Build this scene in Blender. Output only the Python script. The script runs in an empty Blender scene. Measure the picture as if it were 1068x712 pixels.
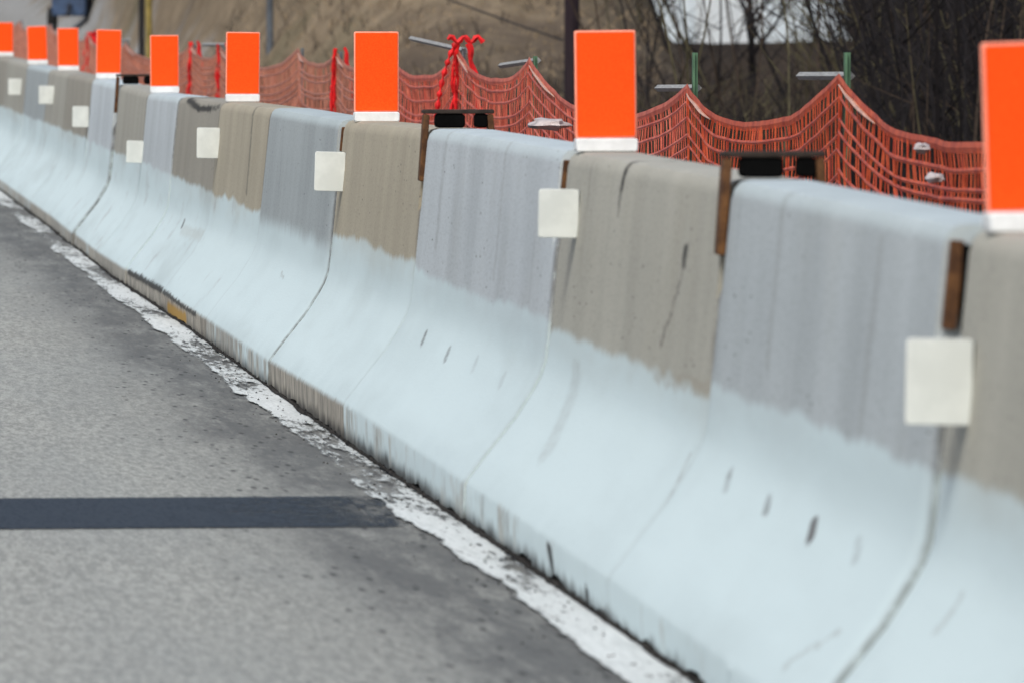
import bpy, math, random
from mathutils import Vector, noise
R = math.radians
random.seed(7)
S = bpy.context.scene
COL = S.collection

# ------------------------------------------------------------------ helpers
def ss(a, b, x):
    t = min(1.0, max(0.0, (x - a) / (b - a)))
    return t * t * (3 - 2 * t)

def nz(x, y=0.0, z=0.0):
    return noise.noise(Vector((x, y, z)))

class MB:
    def __init__(s):
        s.v, s.f = [], []
    def box(s, c, d, rz=0.0, rx=0.0, ry=0.0, bev=0.0):
        """box with chamfered vertical profile when bev > 0"""
        from mathutils import Euler
        m = Euler((rx, ry, rz)).to_matrix()
        hx, hy, hz = d[0] / 2, d[1] / 2, d[2] / 2
        n = len(s.v)
        if bev <= 0:
            for z in (-hz, hz):
                for x, y in ((-hx, -hy), (hx, -hy), (hx, hy), (-hx, hy)):
                    s.v.append(tuple(m @ Vector((x, y, z)) + Vector(c)))
            for q in ((3, 2, 1, 0), (4, 5, 6, 7), (0, 1, 5, 4), (1, 2, 6, 5), (2, 3, 7, 6), (3, 0, 4, 7)):
                s.f.append(tuple(n + i for i in q))
            return
        # rounded rectangle in x/z, extruded along y, with chamfered rims
        pts = []
        k = 4
        for cx, cz, a0 in ((hx - bev, hz - bev, 0), (-hx + bev, hz - bev, 90), (-hx + bev, -hz + bev, 180), (hx - bev, -hz + bev, 270)):
            for i in range(k + 1):
                a = R(a0 + 90 * i / k)
                pts.append((cx + bev * math.cos(a), cz + bev * math.sin(a)))
        P = len(pts)
        e = min(bev, hy) * 0.4
        for (y, sc) in ((-hy, e), (-hy + e, 0), (hy - e, 0), (hy, e)):
            for x, z in pts:
                fx = x * (1 - sc / hx); fz = z * (1 - sc / hz)
                s.v.append(tuple(m @ Vector((fx, y, fz)) + Vector(c)))
        for r in range(3):
            for i in range(P):
                j = (i + 1) % P
                s.f.append((n + r * P + i, n + (r + 1) * P + i, n + (r + 1) * P + j, n + r * P + j))
        s.f.append(tuple(n + i for i in range(P)))
        s.f.append(tuple(n + 3 * P + i for i in reversed(range(P))))
    def tube(s, pts, rads, k=6, cap=True):
        n0 = len(s.v)
        pts = [Vector(p) for p in pts]
        if not isinstance(rads, (list, tuple)):
            rads = [rads] * len(pts)
        for i, p in enumerate(pts):
            d = (pts[min(i + 1, len(pts) - 1)] - pts[max(i - 1, 0)])
            if d.length < 1e-9: d = Vector((0, 0, 1))
            d.normalize()
            up = Vector((1, 0, 0)) if abs(d.z) > 0.8 else Vector((0, 0, 1))
            a = d.cross(up).normalized(); b = d.cross(a)
            for j in range(k):
                t = 2 * math.pi * j / k
                s.v.append(tuple(p + (a * math.cos(t) + b * math.sin(t)) * rads[i]))
        for i in range(len(pts) - 1):
            for j in range(k):
                q = (j + 1) % k
                s.f.append((n0 + i * k + j, n0 + i * k + q, n0 + (i + 1) * k + q, n0 + (i + 1) * k + j))
        if cap:
            s.f.append(tuple(n0 + j for j in reversed(range(k))))
            e = n0 + (len(pts) - 1) * k
            s.f.append(tuple(e + j for j in range(k)))
    def build(s, name, mat, parent=None, smooth=False, loc=None, sharp=35):
        me = bpy.data.meshes.new(name)
        me.from_pydata(s.v, [], s.f)
        me.update()
        if smooth:
            for p in me.polygons: p.use_smooth = True
            me.set_sharp_from_angle(angle=R(sharp))
        o = bpy.data.objects.new(name, me)
        COL.objects.link(o)
        if mat: me.materials.append(mat)
        if parent is not None: o.parent = parent
        if loc is not None: o.location = loc
        return o

def tag(o, label=None, cat=None, group=None, kind=None):
    if label: o['label'] = label
    if cat: o['category'] = cat
    if group: o['group'] = group
    if kind: o['kind'] = kind
    return o

def empty(name, loc, rz=0.0, rx=0.0, ry=0.0):
    o = bpy.data.objects.new(name, None)
    COL.objects.link(o)
    o.location = loc; o.rotation_euler = (rx, ry, rz)
    o.empty_display_size = 0.2
    return o

# ------------------------------------------------------------------ node DSL
class NT:
    def __init__(s, name):
        s.m = bpy.data.materials.new(name)
        s.m.use_nodes = True
        s.t = s.m.node_tree
        s.n = s.t.nodes
        s.bs = s.n['Principled BSDF']
        s.geo = s.n.new('ShaderNodeNewGeometry')
        s.pos = s.geo.outputs['Position']
        sp = s.n.new('ShaderNodeSeparateXYZ'); s.t.links.new(s.pos, sp.inputs[0])
        s.x, s.y, s.z = sp.outputs
    def lk(s, a, sock):
        if isinstance(a, (int, float)): sock.default_value = a
        elif isinstance(a, tuple):
            sock.default_value = a if len(a) == len(sock.default_value) else a + (1.0,)
        else: s.t.links.new(a, sock)
    def op(s, o, a, b=0.0, c=0.0, clamp=False):
        q = s.n.new('ShaderNodeMath'); q.operation = o; q.use_clamp = clamp
        s.lk(a, q.inputs[0]); s.lk(b, q.inputs[1]); s.lk(c, q.inputs[2])
        return q.outputs[0]
    def add(s, a, b): return s.op('ADD', a, b)
    def sub(s, a, b): return s.op('SUBTRACT', a, b)
    def mul(s, a, b): return s.op('MULTIPLY', a, b)
    def mx(s, a, b): return s.op('MAXIMUM', a, b)
    def step(s, a, lo, hi):
        q = s.n.new('ShaderNodeMapRange'); q.interpolation_type = 'SMOOTHSTEP'
        s.lk(a, q.inputs[0]); s.lk(lo, q.inputs[1]); s.lk(hi, q.inputs[2])
        return q.outputs[0]
    def vec(s, x, y, z):
        q = s.n.new('ShaderNodeCombineXYZ')
        s.lk(x, q.inputs[0]); s.lk(y, q.inputs[1]); s.lk(z, q.inputs[2])
        return q.outputs[0]
    def noise(s, scale=1.0, detail=3.0, rough=0.55, st=(1, 1, 1), off=0.0):
        mp = s.n.new('ShaderNodeMapping')
        s.t.links.new(s.pos, mp.inputs[0])
        mp.inputs['Scale'].default_value = st
        mp.inputs['Location'].default_value = (off, off * 1.7, off * 0.6)
        q = s.n.new('ShaderNodeTexNoise')
        s.t.links.new(mp.outputs[0], q.inputs['Vector'])
        q.inputs['Scale'].default_value = scale
        q.inputs['Detail'].default_value = detail
        q.inputs['Roughness'].default_value = rough
        return q.outputs['Fac']
    def voro(s, scale=1.0, st=(1, 1, 1), out='Distance', off=0.0):
        mp = s.n.new('ShaderNodeMapping')
        s.t.links.new(s.pos, mp.inputs[0])
        mp.inputs['Scale'].default_value = st
        mp.inputs['Location'].default_value = (off, off, off)
        q = s.n.new('ShaderNodeTexVoronoi')
        s.t.links.new(mp.outputs[0], q.inputs['Vector'])
        q.inputs['Scale'].default_value = scale
        return q.outputs[out]
    def mix(s, f, a, b):
        q = s.n.new('ShaderNodeMix'); q.data_type = 'RGBA'
        s.lk(f, q.inputs[0]); s.lk(a, q.inputs[6]); s.lk(b, q.inputs[7])
        return q.outputs[2]
    def capsule(s, u, v, p0, p1, r):
        """distance based mask of a segment in the (u,v) plane; v is stretched by the caller"""
        dx, dy = p1[0] - p0[0], p1[1] - p0[1]
        L2 = max(dx * dx + dy * dy, 1e-8)
        a = s.sub(u, p0[0]); b = s.sub(v, p0[1])
        h = s.op('MULTIPLY_ADD', a, dx / L2, s.mul(b, dy / L2), )
        h = s.op('ADD', h, 0.0, clamp=True)
        ex = s.op('MULTIPLY_ADD', h, -dx, a); ey = s.op('MULTIPLY_ADD', h, -dy, b)
        d = s.op('SQRT', s.op('MULTIPLY_ADD', ex, ex, s.mul(ey, ey)))
        return s.sub(1.0, s.step(d, r * 0.35, r))
    def alpha(s, a):
        s.lk(a, s.bs.inputs['Alpha'])
    def fin(s, col, rough=0.8, bump=None, bs=0.3, bd=0.01, spec=0.3, metal=0.0):
        s.lk(col, s.bs.inputs['Base Color'])
        s.lk(rough, s.bs.inputs['Roughness'])
        s.bs.inputs['Specular IOR Level'].default_value = spec
        s.bs.inputs['Metallic'].default_value = metal
        if bump is not None:
            q = s.n.new('ShaderNodeBump'); q.inputs['Strength'].default_value = bs
            q.inputs['Distance'].default_value = bd
            s.t.links.new(bump, q.inputs['Height'])
            s.t.links.new(q.outputs[0], s.bs.inputs['Normal'])
        return s.m

def simple(name, c, var=0.25, scale=8.0, rough=0.7, spec=0.3, st=(1, 1, 1), metal=0.0, bs=0.2):
    n = NT(name)
    k = n.noise(scale, 4, 0.6, st)
    lo = tuple(max(0, x * (1 - var)) for x in c); hi = tuple(min(1, x * (1 + var)) for x in c)
    return n.fin(n.mix(n.step(k, 0.3, 0.7), lo, hi), rough, k, bs, 0.01, spec, metal)

# ------------------------------------------------------------------ layout
TOE = 1.56                                   # lateral distance of the wall's foot
JOINTS = [8.40, 11.35, 14.08, 16.97, 20.5, 23.5, 26.87, 29.8, 32.8, 35.4, 38.2, 41.3, 44.4, 47.5, 51.3, 55.3, 59.7]
PROF = [(0.03, 0.0), (0.03, 0.018), (0.0, 0.022), (0.0, 0.070), (0.005, 0.083), (0.048, 0.140), (0.11, 0.217), (0.152, 0.283),
        (0.168, 0.312), (0.180, 0.345), (0.186, 0.39), (0.206, 0.59), (0.224, 0.778), (0.230, 0.797), (0.240, 0.808), (0.256, 0.812)]
BW = 0.616
def prof_x(z):
    for (a, za), (b, zb) in zip(PROF[3:], PROF[4:]):
        if za <= z <= zb: return a + (b - a) * (z - za) / (zb - za)
    return PROF[-1][0]

def lerp_table(T, Y):
    if Y <= T[0][0]: return T[0][1]
    for (a, va), (b, vb) in zip(T, T[1:]):
        if Y <= b: return va + (vb - va) * (Y - a) / (b - a)
    return T[-1][1]
DIP = [(0, .0), (8, .018), (11, .022), (13, .018), (15, .024), (17, .030), (20, .042), (24, .046), (28, .046), (34, .066), (38, .056), (45, .050), (50, .045), (58, .030), (66, .0)]
SEAT = [(8, .022), (11, .019), (12, .014), (14, .005), (17, .003), (20, .004), (21, .013), (23, .026), (27, .031), (30, .042), (35, .066), (38, .055), (41, .049), (46, .046), (51, .043), (58, .026), (66, .0)]
def seat(Y):                                  # how the blocks sit on the uneven pavement
    return -lerp_table(SEAT, Y)
def grade(Y):
    return climb(Y) - lerp_table(DIP, Y)
def climb(Y):
    if Y < 58: return 0.0
    if Y < 66: return 0.02 * (Y - 58) ** 2 / 16
    return 0.02 * (min(Y, 190) - 62)

def hill_line(X, Y): return X - (2 + 0.0864 * Y)

def terrain(X, Y):
    g = grade(Y) - 0.11 * ss(2.35, 2.65, X)
    hill = min(9.0, max(0.0, 0.27 * (Y - 65.5))) * ss(4.2, 6.6, X)
    hill *= 1 - 0.85 * ss(150, 420, Y)
    b = hill_line(X, Y)
    w = ss(-0.9, 0.9, b)
    wood = 0.62 * ss(42, 92, Y) - 1.5 * ss(120, 240, Y)
    wood += 3.2 * ss(0, 8, X - 0.147 * Y) * ss(105, 160, Y)
    n = 0.10 * nz(X * 0.5, Y * 0.5) + 0.05 * nz(X * 1.7, Y * 1.7, 4)
    n *= ss(3.0, 5.5, X)
    z = (g + hill) * (1 - w) + wood * w + n
    if X < -12: z -= 0.4 * ss(-12, -20, X)
    return z

# ------------------------------------------------------------------ ground
def axis(stops):
    out = []
    for a, b, st in stops:
        x = a
        while x < b - 1e-6:
            out.append(x); x += st
    out.append(stops[-1][1])
    return out
gx = axis([(-1500, -100, 200), (-100, -12, 8), (-12, 2, 1.0), (2, 16, 0.35), (16, 50, 1.5), (50, 200, 15), (200, 1500, 130)])
gy = axis([(-1200, -60, 120), (-60, 0, 10), (0, 58, 1.0), (58, 100, 0.5), (100, 200, 3), (200, 500, 20), (500, 2500, 200)])
mb = MB()
for y in gy:
    for x in gx: mb.v.append((x, y, terrain(x, y)))
W = len(gx)
for j in range(len(gy) - 1):
    for i in range(W - 1):
        mb.f.append((j * W + i, j * W + i + 1, (j + 1) * W + i + 1, (j + 1) * W + i))
n = NT('earth_and_dead_grass')
edge = n.add(n.x, n.mul(n.sub(n.noise(0.6, 4), 0.5), 1.6))
gravel = n.sub(1.0, n.step(edge, 4.2, 4.7))
gravel = n.mul(gravel, n.step(n.y, 50.0, 72.0))
hl = n.sub(n.x, n.op('MULTIPLY_ADD', n.y, 0.0864, 2.0))
wood = n.step(n.add(hl, n.mul(n.sub(n.noise(0.8, 3), 0.5), 2.0)), -0.5, 0.9)
g1 = n.noise(3.0, 6, 0.7); g2 = n.noise(14, 4, 0.7, (1, 1, 0.5)); g3 = n.noise(0.35, 3, 0.6, off=5)
grass = n.mix(n.step(g1, 0.32, 0.68), (0.145, 0.110, 0.072), (0.250, 0.195, 0.130))
grass = n.mix(n.mul(n.step(g2, 0.5, 0.75), 0.55), grass, (0.075, 0.062, 0.046))
grass = n.mix(n.mul(n.step(g3, 0.52, 0.72), 0.6), grass, (0.10, 0.10, 0.055))
leaf = n.mix(n.step(g2, 0.3, 0.7), (0.020, 0.015, 0.013), (0.080, 0.060, 0.042))
grav = n.mix(n.step(n.noise(20, 5, 0.75), 0.3, 0.7), (0.17, 0.17, 0.165), (0.36, 0.36, 0.35))
blot = n.step(n.noise(1.4, 5, 0.75, (1, 0.5, 1), 7), 0.48, 0.66)
grass = n.mix(n.mul(blot, 0.34), grass, (0.085, 0.072, 0.050))
litter = n.sub(1.0, n.step(n.add(n.y, n.mul(n.sub(n.noise(0.9, 5, 0.7, off=3), 0.5), 9.0)), 67.5, 71.5))
grass = n.mix(n.mul(litter, 0.72), grass, (0.055, 0.043, 0.036))
c = n.mix(gravel, grass, grav)
c = n.mix(wood, c, leaf)
gm = n.fin(c, 0.95, g2, 0.35, 0.03, 0.1)
tag(mb.build('ground', gm, smooth=True, sharp=80), kind='structure')

# road sheet following the grade
RX0, RX1 = -10.5, 2.3
ry = axis([(-60, 0, 10), (0, 58, 1), (58, 70, 0.5), (70, 200, 5), (200, 1200, 50)])
def sheet(name, x0, x1, ys, h, mat, jit=0.0, js=3.0, nx=1):
    q = MB()
    for y in ys:
        for i in range(nx + 1):
            t = i / nx
            x = x0 + (x1 - x0) * t
            if i in (0, nx): x += jit * nz(y * js, i * 7.3, h * 100)
            q.v.append((x, y, grade(y) + h))
    for j in range(len(ys) - 1):
        for i in range(nx):
            a = j * (nx + 1) + i
            q.f.append((a, a + 1, a + nx + 2, a + nx + 1))
    return tag(q.build(name, mat), kind='structure')

n = NT('worn_grey_asphalt')
fine = n.noise(60, 4, 0.85, (1, 0.12, 1)); big = n.noise(1.8, 4, 0.6, (1, 0.10, 1))
c = n.mix(n.step(fine, 0.30, 0.70), (0.205, 0.208, 0.190), (0.420, 0.422, 0.383))
c = n.mix(n.mul(n.step(big, 0.35, 0.7), 0.35), c, (0.225, 0.24, 0.235))
stones = n.sub(1.0, n.step(n.voro(42, (1, 0.12, 1)), 0.10, 0.26))
c = n.mix(n.mul(stones, n.step(n.noise(9, 2, off=3), 0.55, 0.65)), c, (0.33, 0.33, 0.31))
# grime thrown to the wall: soft edged belt next to the edge line
belt = n.add(n.x, n.mul(n.sub(n.noise(2.6, 5, 0.65, (1, 0.11, 1)), 0.5), 0.42))
grime = n.mul(n.step(belt, 1.10, 1.34), n.step(n.noise(9, 5, 0.8, (1, 0.11, 1), 9.0), 0.25, 0.60))
c = n.mix(n.mul(grime, 0.85), c, (0.072, 0.074, 0.074))
far_b = n.add(n.x, n.mul(n.sub(n.noise(1.1, 3, 0.6, (1, 0.15, 1), 4), 0.5), 0.5))
c = n.mix(n.mul(n.step(far_b, 0.85, 1.25), 0.35), c, (0.135, 0.138, 0.136))
speck = n.mx(n.sub(1.0, n.step(n.voro(24, (1, 0.14, 1), off=2.0), 0.09, 0.24)), n.mul(n.step(n.noise(26, 4, 0.8, (1, 0.12, 1), 12), 0.60, 0.70), 0.8))
spz = n.mul(speck, n.step(n.add(n.x, n.mul(n.noise(3, 3, off=7), 0.6)), 1.10, 1.60))
c = n.mix(n.mul(spz, 0.85), c, (0.045, 0.045, 0.045))
road_m = n.fin(c, 0.92, fine, 0.5, 0.004, 0.25)
sheet('road', RX0, RX1, ry, 0.004, road_m)

# dark bluish band lying across the lane, ragged towards the wall
n = NT('dark_bluish_band')
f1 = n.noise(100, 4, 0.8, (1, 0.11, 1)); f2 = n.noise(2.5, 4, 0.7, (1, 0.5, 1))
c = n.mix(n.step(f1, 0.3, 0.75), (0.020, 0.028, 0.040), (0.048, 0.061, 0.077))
fade = n.mul(n.step(n.add(n.x, n.mul(f2, 0.5)), 1.15, 1.65), n.step(n.noise(24, 4, 0.8, (1, 0.4, 1), 3), 0.42, 0.6))
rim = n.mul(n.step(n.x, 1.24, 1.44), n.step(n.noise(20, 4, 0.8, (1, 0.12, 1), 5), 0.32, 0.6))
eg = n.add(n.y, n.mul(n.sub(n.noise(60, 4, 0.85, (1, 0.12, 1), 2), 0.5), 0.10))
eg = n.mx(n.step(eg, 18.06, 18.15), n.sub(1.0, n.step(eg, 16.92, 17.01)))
n.alpha(n.sub(1.0, n.mx(n.mx(rim, eg), n.add(n.mul(fade, 0.5), n.mul(n.step(f1, 0.55, 0.7), 0.25)))))
band_m = n.fin(c, 0.9, f1, 0.5, 0.004, 0.25)
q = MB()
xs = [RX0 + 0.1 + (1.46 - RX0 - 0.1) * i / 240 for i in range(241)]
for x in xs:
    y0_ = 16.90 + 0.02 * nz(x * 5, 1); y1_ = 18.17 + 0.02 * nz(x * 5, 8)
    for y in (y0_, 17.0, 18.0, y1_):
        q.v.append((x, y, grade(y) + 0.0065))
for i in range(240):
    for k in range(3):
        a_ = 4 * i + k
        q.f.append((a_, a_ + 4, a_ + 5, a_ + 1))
tag(q.build('road_band', band_m), kind='structure')

# painted lines (worn away paint is cut out by the mesh edge and by the asphalt-coloured gaps in the paint)
n = NT('worn_white_road_paint')
w1 = n.noise(46, 5, 0.8, (1, 0.11, 1)); w2 = n.noise(3.5, 4, 0.6, (1, 0.12, 1), 6.0); w3 = n.voro(26, (1, 0.13, 1), off=1)
worn = n.add(w1, n.mul(n.sub(w2, 0.5), 1.05))
# heavier wear towards the farther stretch
worn = n.add(worn, n.sub(n.mul(n.step(n.y, 16.0, 19.5), 0.13), 0.08))
el = n.sub(1.0, n.step(n.add(n.x, n.mul(n.sub(n.noise(4, 4, 0.6, (1, 0.16, 1), 8), 0.5), 0.10)), 1.420, 1.465))
worn = n.add(worn, n.mul(el, 0.6))
wm = n.step(worn, 0.50, 0.68)
chip = n.mul(n.sub(1.0, n.step(w3, 0.08, 0.20)), n.step(n.noise(6, 3, off=2), 0.48, 0.60))
c = n.mix(n.step(w1, 0.3, 0.7), (0.50, 0.53, 0.52), (0.72, 0.75, 0.74))
n.alpha(n.sub(1.0, n.mul(n.mx(wm, chip), n.step(w1, 0.1, 0.3))))
paint_m = n.fin(c, 0.75, worn, 0.3, 0.002, 0.3)
ly = axis([(-20, 10, 1), (10, 58, 0.0625), (58, 70, 0.5), (70, 200, 5), (200, 600, 50)])
sheet('edge_line', 1.375, 1.585, ly, 0.0105, paint_m, jit=0.012, js=1.1)
sheet('far_edge_line', -5.75, -5.6, axis([(-20, 58, 1), (58, 70, 0.5), (70, 200, 5), (200, 600, 50)]), 0.012, paint_m)
for k in range(8):
    sheet('lane_dash', -2.15, -2.03, axis([(4 + 12 * k, 7 + 12 * k, 1)]), 0.012, paint_m)

# grit lying along the wall's foot, near black to paint the shadow line there
n = NT('grit_and_shadow_line')
c = n.mix(n.step(n.noise(60, 3, 0.8, (1, .5, 1)), 0.35, 0.65), (0.012, 0.011, 0.010), (0.045, 0.040, 0.035))
grit_m = n.fin(c, 0.95, spec=0.1)
q = MB()
ys = axis([(8.5, 30, 0.03), (30, 60, 0.09)])
for y in ys:
    w = 0.002 + 0.016 * max(0, nz(y * 1.7, 3) + 0.02) + 0.005 * nz(y * 13, 6) + 0.008 * max(0, nz(y * 5, 2))
    h = 0.010 + 0.008 * nz(y * 9, 12)
    w = max(w, 0.003)
    q.v += [(TOE - w, y, grade(y) + 0.0125), (TOE - w * 0.35, y, grade(y) + 0.0125 + h * 0.6), (TOE + 0.034, y, grade(y) + 0.0125 + h)]
for j in range(len(ys) - 1):
    for i in range(2):
        a = j * 3 + i
        q.f.append((a, a + 1, a + 4, a + 3))
for k in range(420):
    y = 10 + 40 * random.random() ** 1.4
    x = TOE - abs(random.gauss(0.05, 0.10)); r = random.uniform(0.0012, 0.0038) * (1.6 if random.random() < .06 else 1)
    b = len(q.v); g_ = grade(y) + .012
    q.v += [(x - r, y, g_), (x, y - r * 1.5, g_), (x + r, y, g_), (x, y + r * 1.5, g_), (x, y, g_ + r * 1.2)]
    q.f += [(b, b + 1, b + 4), (b + 1, b + 2, b + 4), (b + 2, b + 3, b + 4), (b + 3, b, b + 4)]
tag(q.build('loose_grit', grit_m), 'loose grit and pebbles along the foot of the barrier wall, darkened for the shadow line', 'grit', kind='stuff')

# ------------------------------------------------------------------ barriers
def barrier_mat(idx, upper, seed, line=0.43, soft=0.012, wash=0.0, marks=(), white=(0.560, 0.660, 0.672), bare=0.0, streak=0.5, y0=0, y1=0):
    n = NT('painted_concrete_' + str(idx))
    u1 = n.noise(9, 4, 0.55, (0.3, 0.32, 0.07), seed)          # vertical runs
    u2 = n.noise(22, 5, 0.7, (0.3, 0.45, 0.05), seed + 3)
    u3 = n.noise(2.2, 5, 0.6, (1, 1, 0.8), seed + 5)
    gr = n.noise(150, 3, 0.8, (1, 0.2, 1), seed)
    dk = tuple(v * 0.90 for v in upper); lt = tuple(min(1, v * 1.07) for v in upper)
    c = n.mix(n.step(u1, 0.30, 0.70), dk, lt)
    c = n.mix(n.mul(n.step(u2, 0.60, 0.74), streak), c, tuple(v * 0.62 for v in upper))
    c = n.mix(n.mul(n.step(u3, 0.5, 0.75), 0.16), c, (upper[0] * 0.85, upper[1] * 0.78, upper[2] * 0.66))
    c = n.mix(n.mul(n.step(gr, 0.46, 0.72), 0.24), c, (0.08, 0.08, 0.075))
    pits = n.mul(n.sub(1.0, n.step(n.voro(40, (1, 0.22, 1), off=seed), 0.08, 0.17)), n.step(n.noise(5, 3, 0.6, (1, .4, 1), off=seed + 2), 0.50, 0.6))
    c = n.mix(n.mul(pits, 0.7), c, (0.10, 0.10, 0.095))
    # white coat on the foot and the lower face, uneven upper edge
    e1 = n.noise(9, 4, 0.6, (0.2, 0.5, 0.35), seed + 8); e2 = n.noise(1.3, 3, 0.5, (0, 1, 0), seed + 9); e3 = n.noise(60, 3, 0.7, (1, 1, .3), seed)
    zz = n.add(n.z, n.mul(n.sub(e1, 0.5), 0.050))
    zz = n.add(zz, n.mul(n.sub(e2, 0.5), 0.045))
    zz = n.add(zz, n.mul(n.sub(e3, 0.5), 0.02))
    cov = n.sub(1.0, n.step(zz, line - soft, line + soft))
    thin = n.noise(3.2, 4, 0.6, (1, 0.22, 1.0), seed + 11)
    wv = n.noise(12, 4, 0.6, (1, 0.14, 0.9), seed + 13)
    ww = n.mix(n.mul(n.step(wv, 0.42, 0.72), 0.10), white, tuple(v * 0.80 for v in white))
    ww = n.mix(n.mul(n.step(thin, 0.50, 0.74), 0.42 + wash), ww, (white[0] * 0.80, white[1] * 0.79, white[2] * 0.78))
    pat = n.noise(2.0, 4, 0.6, (1, 0.30, 1.3), seed + 51); rol = n.noise(7, 3, 0.6, (1, 0.12, 0.8), seed + 52)
    ww = n.mix(n.mul(n.step(pat, 0.46, 0.70), 0.30), ww, tuple(v * 0.78 for v in white))
    ww = n.mix(n.mul(n.step(rol, 0.50, 0.66), 0.10), ww, tuple(v * 0.80 for v in white))
    ww = n.mix(n.mul(n.step(gr, 0.55, 0.75), 0.10), ww, tuple(v * 0.6 for v in white))
    sc = n.mul(n.step(n.noise(10, 5, 0.75, (1, 0.22, 0.35), seed + 53), 0.68, 0.76), n.step(n.noise(1.7, 2, .5, off=seed + 54), 0.48, 0.6))
    ww = n.mix(n.mul(sc, 0.45), ww, (0.16, 0.16, 0.155))
    # thin coat just under its upper edge
    band = n.mul(n.step(zz, line - 0.10, line), 0.30)
    ww = n.mix(n.mul(band, n.step(thin, 0.35, 0.65)), ww, upper)
    c = n.mix(cov, c, ww)
    if idx >= 6:
        sm = n.mul(n.step(n.noise(3.0, 5, 0.7, (1, 0.8, 1.6), seed + 41), 0.56, 0.70), cov)
        c = n.mix(n.mul(sm, 0.40), c, (0.30, 0.30, 0.29))
    zl = n.sub(n.z, n.op('MULTIPLY_ADD', n.sub(n.y, y0), (seat(y1) - seat(y0)) / (y1 - y0), seat(y0)))
    # highlight along the top edge, painted in as a brighter tone
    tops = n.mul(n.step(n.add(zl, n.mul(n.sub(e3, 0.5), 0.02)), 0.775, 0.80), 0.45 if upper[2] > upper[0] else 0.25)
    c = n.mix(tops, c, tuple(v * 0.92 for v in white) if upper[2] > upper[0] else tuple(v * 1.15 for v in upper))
    # bare, dirty vertical foot
    f1 = n.noise(8, 5, 0.72, (0, 1, 0.5), seed + 15); f2 = n.noise(0.9, 3, 0.6, (0, 1, 0), seed + 16)
    amt = n.step(n.add(n.add(f1, n.mul(n.sub(f2, 0.5), 0.6)), bare * 0.62 - 0.22), 0.42, 0.66)
    fz = n.sub(1.0, n.step(n.add(zl, n.mul(n.sub(n.noise(40, 3, 0.7, (0, 1, 0.5), seed), 0.5), 0.02)), 0.064, 0.084))
    foot = n.mul(n.mul(amt, fz), 0.62 + 0.35 * bare)
    fk = n.step(n.noise(20, 4, 0.75, (1, 1, 0.15), seed + 2), 0.40, 0.66)
    fc = n.mix(fk, (0.37, 0.335, 0.275), (0.13, 0.115, 0.095))
    tick = n.mul(n.step(n.noise(17, 4, 0.75, (0, 1, 0.12), seed + 31), 0.60, 0.72), 0.7)
    fc = n.mix(tick, fc, (0.03, 0.027, 0.023))
    c = n.mix(foot, c, fc)
    # black rim along the bottom edge: painted shade of the gap underneath
    c = n.mix(n.mul(n.sub(1.0, n.step(n.add(zl, n.mul(n.sub(f1, 0.5), 0.10)), -0.012, 0.030 if idx < 5 else 0.036)), 0.92), c, (0.035, 0.031, 0.027))
    # joint edges: dirt in the last centimetres of the block
    if y1:
        d = n.op('MINIMUM', n.sub(n.y, y0), n.sub(y1, n.y))
        je = n.mul(n.sub(1.0, n.step(d, 0.0, 0.05)), n.sub(1.0, n.step(n.noise(30, 4, .7, off=seed), 0.45, 0.75)))
        c = n.mix(n.mul(je, n.add(0.14, n.mul(n.step(n.z, 0.40, 0.52), 0.50))), c, (0.09, 0.085, 0.078))
    if idx in (1, 5, 10):                     # open joint: dirt packed on the end of the block
        dj = n.sub(1.0, n.step(n.sub(n.y, y0), 0.004, 0.03 if idx < 10 else 0.06))
        c = n.mix(n.mul(n.mul(dj, 0.45 if idx == 1 else 0.70), n.step(n.noise(22, 4, 0.75, off=seed), 0.28, 0.6)), c, (0.10, 0.097, 0.09))
    # scuffs, cracks, stains: own shape, own place
    wob = n.mul(n.sub(n.noise(18, 4, 0.7, off=seed + 20), 0.5), 0.05)
    um = n.add(n.mul(n.y, 0.25), n.mul(wob, 0.5)); vm = n.add(n.z, wob)
    for (p0, p1, r, k, col) in marks:
        m_ = n.capsule(um, vm, (p0[0] * 0.25, p0[1]), (p1[0] * 0.25, p1[1]), r)
        m_ = n.mul(m_, n.step(n.noise(45, 3, 0.7, off=seed), 0.25, 0.6)) if k < 0.9 else m_
        c = n.mix(n.mul(m_, k), c, col)
    hgt = n.add(n.mul(gr, 0.5), n.mul(u3, 2.0))
    return n.fin(c, 0.88, hgt, 0.25, 0.006, 0.25)

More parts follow.
